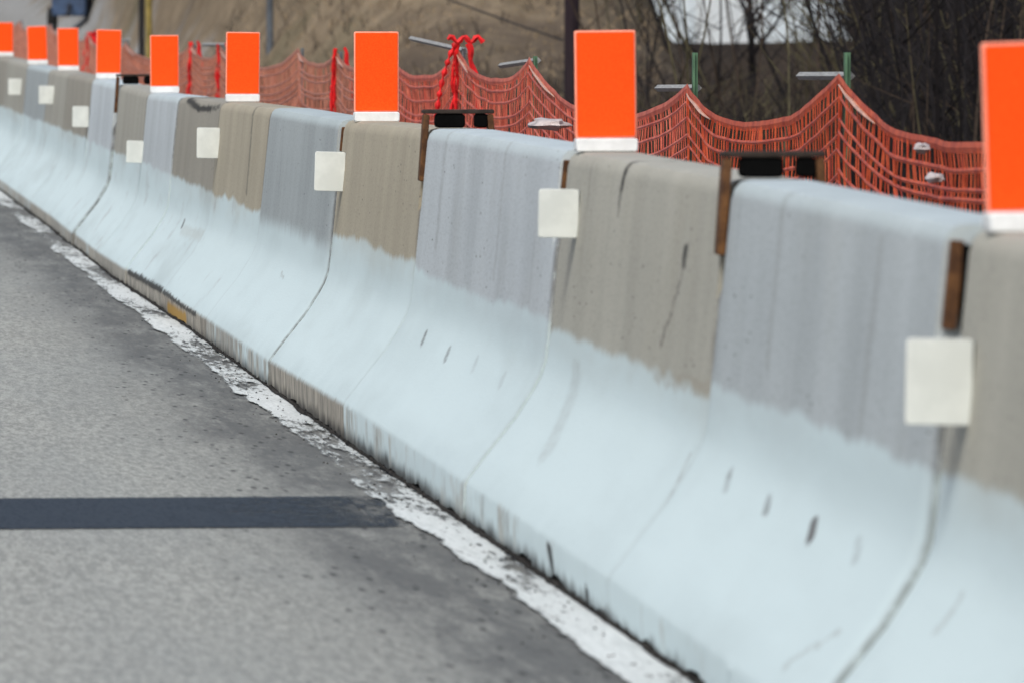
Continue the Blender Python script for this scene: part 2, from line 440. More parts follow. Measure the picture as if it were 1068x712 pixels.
TAN = (0.388, 0.376, 0.322); WTAN = (0.375, 0.335, 0.255); DTAN = (0.300, 0.280, 0.235); GTAN = (0.345, 0.332, 0.285)
BLU = (0.415, 0.450, 0.458); LBLU = (0.455, 0.490, 0.505); DBLU = (0.335, 0.365, 0.368); PBLU = (0.48, 0.52, 0.54)
K = (0.035, 0.033, 0.03); G = (0.22, 0.215, 0.20); B = (0.30, 0.26, 0.20)
def scuff(Y, z, k=0.75, r=0.011): return ((Y, z + 0.010), (Y - 0.05, z - 0.012), r, k, (0.14, 0.14, 0.14))
grp = 'concrete barriers standing end to end along the road edge'
specs = [
 (TAN, 0.43, .05, .2, [((10.9, .273), (10.93, .22), .008, .35, G)], 'grey-tan concrete barrier at the right edge, standing under the largest orange panel'),
 (BLU, 0.43, .0, .12, [scuff(13.55, .285, .55), scuff(12.98, .276, .7), scuff(12.42, .276, 1, .012), scuff(11.91, .275, .35), ((11.6, .17), (11.8, .10), .008, .35, G),
   ((13.3, .80), (13.32, .50), .012, .30, G), ((12.1, .75), (12.12, .45), .010, .3, G)], 'large blue-grey concrete barrier with four dark scuffs in a row on its white foot'),
 (TAN, 0.415, .30, .22, [((15.81, .80), (15.83, .75), .012, .95, K), ((15.83, .75), (15.84, .693), .008, .8, (.1, .1, .09)), ((14.64, .665), (14.66, .633), .012, .9, K),
   ((14.66, .633), (14.78, .528), .005, .8, (.12, .11, .1)), ((14.78, .528), (14.9, .474), .008, .7, (.1, .09, .08)),
   ((15.13, .050), (15.05, -.03), .013, .95, K), ((14.45, .02), (14.40, -.03), .014, .9, K), ((14.15, .0), (14.05, -.03), .015, .9, K), ((13.96, .089), (14.15, .30), .006, .4, G), ((14.9, .405), (14.1, .418), .022, .45, B), ((16.34, .353), (16.09, .194), .03, .25, G)],
  'grey-tan concrete barrier with a thin diagonal crack, between the two large blue-grey barriers'),
 (LBLU, 0.43, .0, .34, [scuff(19.75, .277, .8), scuff(19.0, .27, .75), scuff(18.3, .275, .25), scuff(17.6, .27, .25), ((19.9, .80), (19.92, .5), .012, .3, G), ((18.3, .8), (18.3, .48), .012, .3, G)],
  'pale blue-grey concrete barrier with rusty clamp at its far end, beyond the cracked tan one'),
 (WTAN, 0.445, .05, .95, [], 'warm brown-tan concrete barrier under the third largest orange panel'),
 (DBLU, 0.395, .1, .55, [((25.2, .26), (25.0, .25), .008, .4, G)], 'dull grey-blue concrete barrier just beyond the warm brown-tan one'),
 (WTAN, 0.42, .1, 1.0, [((27.76, .80), (27.7, .465), .016, .75, (.10, .095, .08)), ((29.3, -.015), (28.2, -.012), .036, .92, (.36, .21, .04)), ((29.8, .034), (27.5, .030), .012, .9, K)],
  'tan concrete barrier with one dark vertical streak and an ochre patch on its foot'),
 (DTAN, 0.42, .2, .9, [((32.2, .752), (31.2, .725), .020, .95, K), ((31.2, .725), (30.4, .735), .018, .95, K), ((30.4, .735), (29.9, .748), .014, .85, K), scuff(31.3, .255, 1, .014), ((31.1, .235), (29.4, .25), .03, .3, B),
   ((32.6, .015), (29.9, .034), .018, .95, K)], 'grey-brown concrete barrier with a black wavy stain below its top edge'),
 (LBLU, 0.43, .1, .8, [], 'light blue-grey concrete barrier under the fifth orange panel counted from the right'),
 (GTAN, 0.43, .1, .8, [], 'narrow-looking grey-tan barrier with a rusty clamp on top, between two light blue-grey ones'),
 (PBLU, 0.43, .15, .7, [], 'whitish blue concrete barrier with smooth face under the sixth panel from the right'),
 (DTAN, 0.44, .2, .8, [((43.6, .78), (43.4, .47), .02, .5, (.1, .1, .09))], 'dark grey-brown concrete barrier left of the whitish blue one'),
 (GTAN, 0.44, .2, .6, [], 'grey-tan concrete barrier carrying the seventh orange panel from the right'),
 (DBLU, 0.44, .2, .6, [((49, .5), (48.7, .2), .02, .3, G)], 'weathered blue-grey concrete barrier carrying the eighth orange panel from the right'),
 (GTAN, 0.44, .2, .6, [], 'grey-tan concrete barrier next to last at the far left of the row'),
 (DTAN, 0.44, .2, .6, [], 'last brownish grey barrier at the left edge carrying the smallest orange panel'),
]
NOTCH = {1: (0.655, 0.095), 3: (0.715, 0.06), 5: (0.715, 0.06), 2: (0.675, 0.03), 4: (0.665, 0.04), 10: (0.67, 0.04)}   # joint -> (floor of the slot, half length)
GAP = {1: .008, 5: .012, 10: .020, 4: .003, 2: .003, 3: .003}
rust_n = NT('rusty_steel')
c = rust_n.mix(rust_n.step(rust_n.noise(30, 4, .7), .35, .7), (0.060, 0.026, 0.011), (0.150, 0.068, 0.024))
rust = rust_n.fin(c, 0.85, rust_n.noise(90, 3), 0.3, 0.003, 0.3)
dark_rust = simple('dark_rusty_steel', (0.030, 0.021, 0.016), 0.4, 40, 0.8)
black_rubber_and_shade = simple('black_rubber_and_shade', (0.003, 0.003, 0.003), 0.2, 30, 0.9, 0.05)

SHIFT = []
for i, (colr, line, wash, bare, marks, label) in enumerate(specs):
    ya, yb = JOINTS[i], JOINTS[i + 1]
    a = ya + GAP.get(i, .004); b = yb - GAP.get(i + 1, .004)
    dx = random.uniform(-0.002, 0.002); dxb = dx + random.uniform(-0.002, 0.002)
    dz = random.uniform(-0.002, 0.002)
    if i in (1, 5, 10): dx -= {1: .003, 5: .005, 10: .012}[i]
    SHIFT.append((dx, dxb, dz))
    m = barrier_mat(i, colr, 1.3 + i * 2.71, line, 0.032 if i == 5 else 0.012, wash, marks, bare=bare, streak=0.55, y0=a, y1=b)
    st = [a]
    yy = a
    step = 0.05 if ya < 24 else 0.12
    while yy < b - step * 1.4:
        yy += step; st.append(yy)
    st.append(b)
    ch = 0.008                               # chamfered ends
    rows = []
    def low(p, zf): return [(x if z <= zf else (prof_x(zf) + (0.0 if k < 15 else 0.0)), min(z, zf)) for k, (x, z) in enumerate(p)]
    na = NOTCH.get(i); nb = NOTCH.get(i + 1)
    for y in st:
        lift = 0.018 + 0.020 * max(0, nz(y * 3.1, i * 5.0)) + 0.016 * max(0, nz(y * 14, i)) 
        p = [list(t) for t in PROF]
        p[1][1] = max(0.004, lift - 0.004); p[2][1] = lift
        p[2][0] = 0.004 * nz(y * 12, 2) + 0.002; p[3][0] = 0.003 * nz(y * 9, 4)
        for t in p[4:]: t[0] += 0.0022 * nz(y * 2.2, t[1] * 3, i)
        e = min(y - a, b - y)
        if e < 1e-6:
            for t in p[3:]:
                t[0] += ch * (1.0 if (y == a and i in (1, 5, 10)) or (y == b and i + 1 in (1, 5, 10)) else 0.3)
                if t[1] > 0.7: t[1] -= ch * 0.6
        rows.append((y, p))
    def cut(rows, na, nb):
        out = []
        ca = a + na[1] if na else None; cb = b - nb[1] if nb else None
        done_a = na is None; done_b = nb is None
        for y, p in rows:
            if not done_a:
                if y < ca: out.append((y, na[0], p)); continue
                out.append((ca, na[0], p)); out.append((ca + 0.001, None, p)); done_a = True
                if y > ca + 0.002: out.append((y, None, p))
                continue
            if nb and y > cb:
                if not done_b:
                    out.append((cb - 0.001, None, p)); out.append((cb, nb[0], p)); done_b = True
                out.append((y, nb[0], p)); continue
            out.append((y, None, p))
        return out
    q = MB()
    allr = cut(rows, na, nb)
    P = len(PROF)
    for (y, zf, p) in allr:
        t = (y - a) / (b - a)
        ox = TOE + dx + (dxb - dx) * t
        pr = []
        for (x, z) in p:
            if zf is not None and z > zf:
                # slot: a flat floor running in from the front face
                x = min(x, prof_x(zf)) + max(0.0, (z - zf)) * 0.35; z = zf - 0.001 * (z - zf)
            pr.append((x, z))
        full = pr + [(BW - x, z) for x, z in reversed(pr)]
        for x, z in full: q.v.append((ox + x - TOE, y - (a + b) / 2, z + (dz + seat(y) if z > .065 else grade(y) + (seat(y) - grade(y)) * max(0, z - .03) / .04)))
    N = 2 * P
    for r in range(len(allr) - 1):
        for k in range(N):
            k2 = (k + 1) % N
            q.f.append((r * N + k, r * N + k2, (r + 1) * N + k2, (r + 1) * N + k))
    q.f.append(tuple(reversed(range(N))))
    q.f.append(tuple((len(allr) - 1) * N + k for k in range(N)))
    q.f = [tuple(reversed(f)) for f in q.f]
    o = q.build('concrete_barrier', m, smooth=True, sharp=28, loc=(TOE, (a + b) / 2, 0))
    tag(o, label, 'barrier', grp)
    if i in (1, 3, 5):                       # rusty connector plate showing in the slot at the near end
        zf, hl_ = NOTCH[i]
        yc = a + hl_ - 0.014 - (a + b) / 2
        hh = 0.790 - zf; zc = (zf + 0.79) / 2; sz = seat(a)
        x0 = prof_x(zc) + 0.003
        pq = MB(); pq.box((x0 + 0.0105, yc, zc + sz), (0.021, 0.022, hh), ry=0.10, bev=0.004)
        pq.build('connector_plate', rust, o)
        pq = MB(); pq.box((x0 + 0.022 + 0.12, yc - 0.004, zc - 0.004 + sz), (0.24, 0.03, hh - 0.006), bev=0.004)
        pq.build('slot_shade', black_rubber_and_shade, o)  # black block painted in as the shade deep inside the slot

# rusty clamps straddling three joints
def clamp(Y, label):
    root = empty('joint_clamp', (TOE + BW / 2, Y, 0.812 + seat(Y)))
    tag(root, label, 'clamp', 'rusty clamps straddling the barrier joints')
    hw = 0.098
    q = MB()
    q.box((-hw + 0.006, 0, -0.050), (0.016, 0.055, 0.18), ry=0.07, bev=0.005); q.build('leg', rust, root, True)
    q = MB(); q.box((hw - 0.006, 0, -0.050), (0.016, 0.055, 0.18), ry=-0.07, bev=0.005); q.build('leg', rust, root, True)
    q = MB(); q.box((0, 0, 0.047), (2 * hw - 0.004, 0.06, 0.011), bev=0.005); q.build('crossbar', dark_rust, root, True)
    q = MB(); q.box((-0.022, 0, 0.0225), (0.080, 0.05, 0.038), bev=0.010); q.build('pad', black_rubber_and_shade, root, True)
    q = MB(); q.box((0.062, 0, 0.0225), (0.036, 0.05, 0.038), bev=0.010); q.build('pad', black_rubber_and_shade, root, True)
clamp(14.08, 'large rusty clamp with black pads over the joint left of the scuffed blue-grey barrier')
clamp(20.5, 'rusty clamp with black pads in front of the beaded red tape')
clamp(38.2, 'tiny far rusty clamp over the joint between the fifth and sixth orange panels')

# ------------------------------------------------------------------ orange panels
n = NT('fluorescent_orange_sheeting')
k = n.noise(220, 3, 0.7); k2 = n.noise(5, 3)
c = n.mix(n.step(k, 0.3, 0.7), (0.92, 0.068, 0.004), (1.0, 0.096, 0.008))
c = n.mix(n.mul(n.step(k2, 0.55, 0.8), 0.2), c, (0.85, 0.07, 0.01))
dirt_ = n.mul(n.step(n.noise(26, 5, 0.75, (1, 1, .6), 3), 0.56, 0.78), 0.16)
c = n.mix(dirt_, c, (0.40, 0.05, 0.02))
orange = n.fin(c, 0.55, spec=0.12)
pale_orange = simple('pale_orange_edge', (0.95, 0.33, 0.22), 0.1, 60, 0.5)
white_pl = simple('white_plastic', (0.74, 0.755, 0.75), 0.07, 25, 0.55)
P_DATA = [(11.13, .250, .139, .035, 'largest orange panel on a white base at the right edge of the wall'),
 (16.83, .238, .136, .012, 'second largest orange panel, alone between the dark pole and green fence posts'),
 (23.15, .243, .136, .0, 'third largest orange panel, left of the red taped fence post'),
 (29.6, .240, .131, -.012, 'fourth largest orange panel, above the tan barrier with a dark streak'),
 (35.3, .236, .132, .004, 'fifth largest orange panel, just right of the yellow post'),
 (41.0, .233, .133, -.02, 'sixth largest orange panel, with bright red tape close at its left'),
 (46.3, .228, .128, .01, 'seventh largest orange panel, third counted from the left edge of the photo'),
 (51.4, .227, .133, .03, 'eighth largest orange panel, second counted from the left edge of the photo'),
 (58.3, .227, .130, .0, 'smallest orange panel, cut by the left edge of the photo')]
for (Y, h, w, tilt, label) in P_DATA:
    zt = 0.8125 + seat(Y)
    root = empty('traffic_marker', (1.862, Y, zt), rz=random.uniform(-.03, .03))
    tag(root, label, 'marker', 'orange marker panels standing on the barrier tops')
    q = MB(); q.box((0, 0.0, 0.0145), (w * 1.0, 0.07, 0.029), bev=0.006); q.build('base', white_pl, root, True)
    s = empty('dummy', (0, 0, 0)) if False else None
    e = 0.004
    q = MB(); q.box((math.sin(-tilt) * -h / 2 * -1, 0, 0.029 + h / 2), (w, 0.010, h), ry=-tilt, bev=0.005); back = q.build('board', pale_orange, root, True)
    q = MB(); q.box((math.sin(-tilt) * h / 2, -0.0065, 0.029 + h / 2), (w - 2 * e, 0.002, h - 2 * e), ry=-tilt, bev=0.004); q.build('reflective_face', orange, back, True)

# ------------------------------------------------------------------ white delineator tabs
n = NT('off_white_reflector')
c = n.mix(n.step(n.noise(18, 4), .35, .7), (0.57, 0.595, 0.565), (0.655, 0.68, 0.645))
tab_m = n.fin(c, 0.45, spec=0.4)
tab_side = simple('grey_blue_bracket', (0.30, 0.34, 0.38), 0.2, 20, 0.5)
T_DATA = [(11.10, .575, .099, .126, .03, 'largest white square tab, on the big scuffed blue-grey barrier'),
 (16.6, .678, .088, .106, .035, 'second largest white tab, at the joint below the second orange panel'),
 (23.25, .632, .093, .120, .05, 'third largest white tab, at the near end of the dull grey-blue barrier'),
 (29.6, .612, .089, .118, .03, 'white tab on the barrier that has the black wavy stain'),
 (35.3, .475, .078, .102, .06, 'low-mounted dim white tab, close above the white paint edge'),
 (41.3, .556, .088, .112, .03, 'white tab on the dark grey-brown barrier, third counted from the left'),
 (46.3, .620, .092, .110, .04, 'small white tab under the eighth largest orange panel'),
 (52.0, .615, .090, .110, .02, 'smallest white tab, at the far left of the barrier row')]
for (Y, z, w, h, tl, label) in T_DATA:
    fx = TOE + prof_x(z - seat(Y))
    root = empty('reflector_tab', (fx + 0.004, Y, z), ry=tl * 0.6)
    tag(root, label, 'reflector', 'white reflector tabs on the face of the barriers')
    q = MB(); q.box((-w / 2 - 0.002, 0, 0), (w, 0.007, h), bev=0.007); q.build('plate', tab_m, root, True)
    q = MB(); q.box((-0.003, 0.034, 0), (0.006, 0.060, h * 0.96), bev=0.002); q.build('bracket', tab_side, root, True)

# ------------------------------------------------------------------ safety fence
FX = 2.75
POSTS = [(16.0, .93), (19.4, .948), (22.6, .892), (27.3, .945), (30.1, .965), (33.7, .955), (36.5, .92), (39.1, .925), (45.8, .905), (48.8, .905),
         (57.6, .885), (64.0, .93), (72.6, 1.00), (81.0, 1.02), (92.0, 1.05)]
net_m = []
for nm, c1, c2 in (('orange_netting', (0.34, 0.034, 0.014), (0.66, 0.115, 0.040)), ('faded_red_netting', (0.42, 0.055, 0.035), (0.70, 0.17, 0.10)), ('pale_orange_netting', (0.34, 0.11, 0.07), (0.55, 0.22, 0.14))):
    n = NT(nm)
    k = n.noise(12, 4, .7)
    net_m.append(n.fin(n.mix(n.step(k, .3, .7), c1, c2), 0.45, spec=0.3))
glint_m = simple('pale_net_glint', (0.58, 0.32, 0.22), .2, 20, .35, .5)
green_m = simple('green_painted_steel', (0.075, 0.15, 0.085), .3, 20, .6)
greyp_m = simple('grey_steel_post', (0.16, 0.17, 0.18), .3, 20, .6)
lath_m = simple('weathered_pale_lath', (0.30, 0.30, 0.29), .25, 30, .8, st=(6, .5, 6))
fence = empty('safety_fence', (FX, 16.0, -0.11))
tag(fence, 'long sagging orange safety fence on thin posts behind the barrier wall', 'fence')
F0 = Vector((FX, 16.0, -0.11))
def rel(x, y, z): return (x - F0.x, y - F0.y, z - F0.z)
for i, (Y, zt) in enumerate(POSTS):
    g = terrain(FX, Y)
    tall = {1: .066, 2: .105, 3: .015}.get(i, 0.01)
    q = MB()
    lean = random.uniform(-.01, .01)
    top = zt + tall
    q.box(rel(FX + 0.012, Y + 0.006, (g - 0.1 + top) / 2), (0.006, 0.030, top - g + 0.1))      # T section
    q.box(rel(FX + 0.020, Y + 0.006, (g - 0.1 + top) / 2), (0.009, 0.005, top - g + 0.1))
    q.build('post', green_m if i in (1, 2, 3) else greyp_m, fence)
random.seed(11)
for i in range(len(POSTS) - 1):
    (ya, za), (yb, zb) = POSTS[i], POSTS[i + 1]
    L = yb - ya
    q = MB()
    nh = 24; nv = max(10, int(L / 0.050)); ns = 44
    sag = {0: .125, 1: .12, 2: .115, 3: .11, 4: .115, 5: .10, 6: .08}.get(i, 0.085) * min(1.25, L / 3.2)
    sk = random.uniform(-.12, .12)
    def P(u, t, i=i, ya=ya, yb=yb, za=za, zb=zb, L=L, sag=sag, sk=sk):
        # u along the span, t = 0 top .. 1 bottom
        y = ya + L * u
        um = min(1, max(0, u + sk * u * (1 - u)))
        d = 1 - abs(2 * um - 1) ** 2.6
        fold = 0.55 + 0.45 * math.exp(-((um - .5) ** 2) * 6)
        g = terrain(FX, y)
        zt = za + (zb - za) * u
        hgt = (zt - g) * (1 - t) 
        pinch = math.exp(-min(u, 1 - u) * L / 0.25)          # bunched up where it is tied
        s_ = sag * (1 + 0.16 * nz(t * 9, i * 4.1)) * d * (1 - 0.55 * t)
        z = g + hgt - s_ + 0.007 * nz(u * 6 + i * 3, t * 5) * (1 - pinch) + 0.002 * nz(u * 22, t * 12, i)
        x = FX + 0.020 * math.sin(u * 5 + t * 6 + i) * d * t + 0.016 * nz(u * 4 + i, t * 5) * d + 0.006 * nz(u * 14, t * 9, i)
        return rel(x - 0.006, y, max(z, g + 0.005))
    tj = [min(1, max(0, (r_ + (random.uniform(-.32, .32) if 0 < r_ < nh else 0)) / nh)) for r_ in range(nh + 1)]
    for r in range(nh + 1):
        t = tj[r]
        pts = [P(k / ns, t) for k in range(ns + 1)]
        n0 = len(q.v)
        hz = (0.0062 + 0.002 * nz(r * 3.3, i)) if r else 0.013
        for p in pts:
            q.v += [(p[0] - .0025, p[1], p[2]), (p[0], p[1], p[2] + hz), (p[0] + .0025, p[1], p[2]), (p[0], p[1], p[2] - hz)]
        for k in range(ns):
            for j in range(4):
                a0 = n0 + k * 4; j2 = (j + 1) % 4
                q.f.append((a0 + j, a0 + j2, a0 + 4 + j2, a0 + 4 + j))
    for k in range(nv + 1):
        u = k / nv + (random.uniform(-.42, .42) / nv if 0 < k < nv else 0)
        sl_ = random.uniform(-1.2, 1.2) / nv
        pts = [P(min(1, max(0, u + sl_ * r / nh + 0.5 / nv * nz(k * .35, r * .5, i))), r / nh) for r in range(nh + 1)]
        n0 = len(q.v)
        for p in pts:
            q.v += [(p[0] - .002, p[1], p[2]), (p[0], p[1] - .0027, p[2]), (p[0] + .002, p[1], p[2]), (p[0], p[1] + .0027, p[2])]
        for r in range(nh):
            for j in range(4):
                a0 = n0 + r * 4; j2 = (j + 1) % 4
                q.f.append((a0 + j, a0 + 4 + j, a0 + 4 + j2, a0 + j2))
    # highlight on the top edge by the far post, made as a pale tube
    e = MB()
    uu = [1 - (0.012 + 0.17 * k / 14) for k in range(15)]
    pp = [P(u, 0.004) for u in uu]
    e.tube([(p[0] - .006, p[1], p[2] - .004) for p in pp], [0.002 + 0.0045 * math.sin(math.pi * (k + .6) / 15.2) ** 1.5 for k in range(15)], 5)
    e.build('edge_glint', glint_m, fence, True)
    q.build('netting', net_m[0] if i < 2 else (net_m[1] if i < 5 else net_m[2]), fence)
# laths tied to the far side of some posts, running back along the net
for i, ln, dz1, dz2 in ((1, 1.12, .006, -.003), (2, 1.2, .0, -.012), (3, 1.6, .0, -.03), (4, 2.8, .0, .040), (8, 2.6, .02, .01), (10, 3.0, .03, .0)):
    Y, zt = POSTS[i]
    q = MB()
    q.tube([rel(FX + .03, Y + .03, zt + dz1), rel(FX + .045, Y + ln, zt + dz2)], 0.0105, 4)
    q.build('lath', lath_m, fence)

# red flagging tape tied to posts
red_m = simple('bright_red_tape', (0.66, 0.016, 0.018), .3, 25, .6, .25)
def tape(i, label, loops=True, wide=1.0):
    Y, zt = POSTS[i]
    g = grade(Y)
    root = empty('flagging_tape', (FX, Y, zt))
    tag(root, label, 'tape', 'red flagging tapes tied to fence posts')
    q = MB()
    z = 0.03
    for sd_ in range(6):
        pts, rr = [], []
        ph = random.uniform(0, 6); ox = random.uniform(-.022, .022) * wide; ln = random.uniform(.28, .46)
        for k in range(18):
            t = k / 17
            pts.append((ox * (0.35 + t * .9) + 0.006 * math.sin(k * .8 + ph) - 0.012, -0.02 + 0.01 * math.cos(k * .6 + ph), 0.025 - ln * t)); rr.append(0.0045 + 0.003 * math.sin(k * 1.1 + ph))
        q.tube(pts, rr, 4)
    q.build('hanging_strip', red_m, root, True, sharp=60)
    q = MB()
    pts, rr = [], []
    for k in range(24):
        t = k / 23
        pts.append((0.03 + 0.07 * t + 0.005 * math.sin(k * .9), -0.03, 0.03 - 0.40 * t + 0.02 * math.sin(t * 6))); rr.append((0.008 + 0.006 * abs(math.sin(k * .45 + i))) * wide)
    q.tube(pts, rr, 5); q.build('hanging_strip', red_m, root, True, sharp=60)
    if loops:
        q = MB(); pts, rr = [], []
        for k in range(40):
            t = k / 39
            a = t * 1.5
            pts.append((-0.02 - 0.075 * math.sin(a * 1.05) , -0.03, 0.03 - 0.34 * t ** 1.15)); rr.append(0.004 + 0.0085 * (math.sin(k * 1.35) > -0.1) * (0.6 + .4 * math.sin(k * 1.35)))
        q.tube(pts, rr, 5); q.build('tape_loop', red_m, root, True, sharp=60)
        q = MB()
        pts = [(-0.05 + 0.14 * k / 14, -0.03, 0.045 + 0.012 * math.sin(k * 1.2) - .0) for k in range(15)]
        q.tube(pts, [0.006 + 0.006 * abs(math.sin(k)) for k in range(15)], 5); q.build('tie_knot', red_m, root, True, sharp=60)
tape(4, 'bright red tape with a beaded loop on the post behind the rusty clamp')
tape(6, 'red tape strip on the fence post just left of the third largest orange panel', False, .8)
tape(8, 'thin red tape touching the left side of the fourth largest orange panel', False, .8)
tape(9, 'pinkish red tape on the post right of the fifth largest orange panel', False, 1.0)
tape(11, 'wide bright red tape left of the sixth largest orange panel', False, 2.0)

# pale scraps caught by the net
scrap_m = simple('dirty_white_plastic', (0.50, 0.44, 0.42), .3, 14, .5)
def scrap(x, y, z, sx, sy, sz, label, seed):
    q = MB(); nu, nv_ = 16, 9
    for a in range(nv_ + 1):
        for b in range(nu):
            th = math.pi * a / nv_; ph = 2 * math.pi * b / nu
            d = Vector((math.sin(th) * math.cos(ph), math.sin(th) * math.sin(ph), math.cos(th)))
            r = 1 + 0.42 * noise.noise(d * 1.8 + Vector((seed, 0, 0))) + 0.2 * noise.noise(d * 5 + Vector((seed, 3, 0)))
            q.v.append((d.x * sx * r, d.y * sy * r, d.z * sz * r))
    for a in range(nv_):
        for b in range(nu):
            b2 = (b + 1) % nu
            q.f.append((a * nu + b, (a + 1) * nu + b, (a + 1) * nu + b2, a * nu + b2))
    tag(q.build('plastic_scrap', scrap_m, smooth=True, loc=(x, y, z), sharp=60), label, 'scrap', 'pale plastic scraps caught in the netting')
scrap(2.64, 25.6, .742, .065, .10, .020, 'largest pale plastic scrap, by the lower left corner of the second largest panel', 2.0)
scrap(2.70, 17.7, .800, .018, .04, .012, 'small white scrap caught high in the netting near the right edge', 5.0)
scrap(2.70, 17.5, .735, .022, .05, .012, 'small white scrap caught low in the netting near the right edge', 9.0)

# ------------------------------------------------------------------ poles on the slope
wood_dark = simple('dark_brown_pole_wood', (0.018, 0.010, 0.014), .35, 14, .8, st=(4, 4, .3))
yellow_m = simple('dull_yellow_paint', (0.22, 0.17, 0.05), .25, 10, .6)
black_m = simple('black_steel', (0.016, 0.015, 0.016), .3, 10, .6)
blue_steel = simple('grey_blue_steel', (0.085, 0.098, 0.115), .25, 10, .6)
def pole(name, px, Y, r, h, mat, label, cat, lean=0.0, square=False):
    X = (px + 252) / 8000 * Y
    z = terrain(X, Y) - 0.15
    q = MB()
    q.tube([(0, 0, 0), (lean * h * .5, 0, h * .5), (lean * h, 0, h)], [r, r * .94, r * .86], 4 if square else 10)
    root = empty(name, (X, Y, z)); tag(root, label, cat)
    q.build('shaft', mat, root, not square)
    return root, X, z
up, ux, uz = pole('utility_pole', 597, 60.0, .062, 8.0, wood_dark, 'dark brown utility pole rising behind the second largest orange panel', 'pole')
q = MB(); q.box((0, -.02, 7.0), (1.6, .09, .11)); q.build('crossarm', wood_dark, up)
q = MB(); q.tube([(-.07, 0, 1.20), (-.35, .5, 1.31), (-1.6, 3.0, 1.85), (-6, 10, 3.9)], .007, 4); q.build('guy_wire', black_m, up)
q = MB(); q.tube([(0, 0, .02), (0, 0, .1)], .05, 6); q.build('base_collar', wood_dark, up)
yp, _, _ = pole('marker_post', 153.5, 84.0, .040, 2.4, yellow_m, 'dull yellow post beside the black post on the slope', 'post')
q = MB(); q.tube([(0, 0, 2.4), (0, 0, 2.44)], .044, 8); q.build('cap', yellow_m, yp)
kp, _, _ = pole('sign_post', 146, 84.2, .036, 3.2, black_m, 'black post standing against the yellow post on the slope', 'post')
q = MB(); q.box((0, -.05, 2.8), (.6, .012, .45), bev=.02); q.build('sign_board', blue_steel, kp)
p3, _, _ = pole('steel_post', 280, 74.5, .035, 3.0, blue_steel, 'grey-blue steel post on the slope right of the fourth largest orange panel', 'post')
q = MB(); q.tube([(0, 0, 3.0), (0, 0, 3.03)], .04, 8); q.build('cap', blue_steel, p3)
p4, _, _ = pole('steel_post', 355.5, 74.0, .038, 3.0, blue_steel, 'grey-blue steel post on the slope left of the third largest orange panel', 'post')
q = MB(); q.tube([(0, 0, 3.0), (0, 0, 3.03)], .043, 8); q.build('cap', blue_steel, p4)

# small blue trailer at the head of the gravel shoulder
navy = simple('dark_blue_paint', (0.030, 0.060, 0.125), .3, 8, .45, .5)
tyre_m = simple('tyre_rubber', (0.010, 0.010, 0.010), .3, 20, .85)
amber = simple('amber_plastic', (0.70, 0.28, 0.02), .1, 20, .4)
ty = 104.0
tx = (88 + 252) / 8000 * ty
tz = grade(ty) + 0.02
tr = empty('equipment_trailer', (tx, ty, tz), rz=R(-8))
tag(tr, 'dark blue equipment trailer with a black wheel at the top left of the slope', 'trailer')
q = MB(); q.box((-.22, .5, .58), (.46, 1.3, .74), bev=.05); body = q.build('body', navy, tr, True)
q = MB(); q.box((-.12, -.16, .99), (.18, .1, .08), bev=.02); q.build('beacon', amber, tr, True)
q = MB(); q.tube([(-.2, -.15, .36), (-.16, -.9, .22)], .025, 6); q.build('drawbar', black_m, tr)
q = MB(); q.box((.13, .45, .36), (.16, .5, .03), bev=.01); q.build('mudguard', navy, tr, True)
for sx in (-.5, .13):
    q = MB(); q.tube([(sx - .06, .45, .17), (sx - .05, .45, .17), (sx + .05, .45, .17), (sx + .06, .45, .17)], [.13, .165, .165, .13], 18); w_ = q.build('wheel', tyre_m, tr, True)
    q = MB(); q.tube([(sx - .065, .45, .17), (sx + .065, .45, .17)], .055, 12); q.build('rim', black_m, w_)

# ------------------------------------------------------------------ pale building far behind the wood
n = NT('pale_metal_cladding')
rib = n.op('SINE', n.mul(n.x, 14.0)); wv = n.noise(.5, 4, .6)
c = n.mix(n.step(wv, .3, .7), (0.50, 0.56, 0.60), (0.66, 0.73, 0.77))
clad = n.fin(c, .55, rib, .3, .05, .4)
roof_m = simple('grey_metal_roof', (0.30, 0.32, 0.34), .1, 1, .5)
BY = 300.0
bx0, bx1 = (676 + 252) / 8000 * BY, (912 + 252) / 8000 * BY
bd = empty('pale_building', ((bx0 + bx1) / 2, BY, -0.9))
tag(bd, 'pale blue-grey metal clad building standing behind the bare saplings', 'building')
hw = (bx1 - bx0) / 2
q = MB(); q.box((0, 6, 2.7), (2 * hw, 12, 5.4)); q.build('wall', clad, bd)
q = MB()
q.v += [(-hw - .3, -.3, 5.41), (hw + .3, -.3, 5.41), (hw + .3, 12.3, 5.41), (-hw - .3, 12.3, 5.41), (-hw - .3, 6, 6.7), (hw + .3, 6, 6.7)]
q.f += [(3, 2, 1, 0), (0, 1, 5, 4), (2, 3, 4, 5), (1, 2, 5), (3, 0, 4)]
q.build('roof', roof_m, bd)
q = MB(); q.box((hw - .06, -.06, 2.7), (.10, .10, 5.38)); q.build('downpipe', roof_m, bd)
q = MB(); q.box((-1.2, -.03, 2.4), (2.6, .05, 3.4)); q.build('roller_door', simple('white_door', (.62, .66, .68), .06, 2, .5), bd)

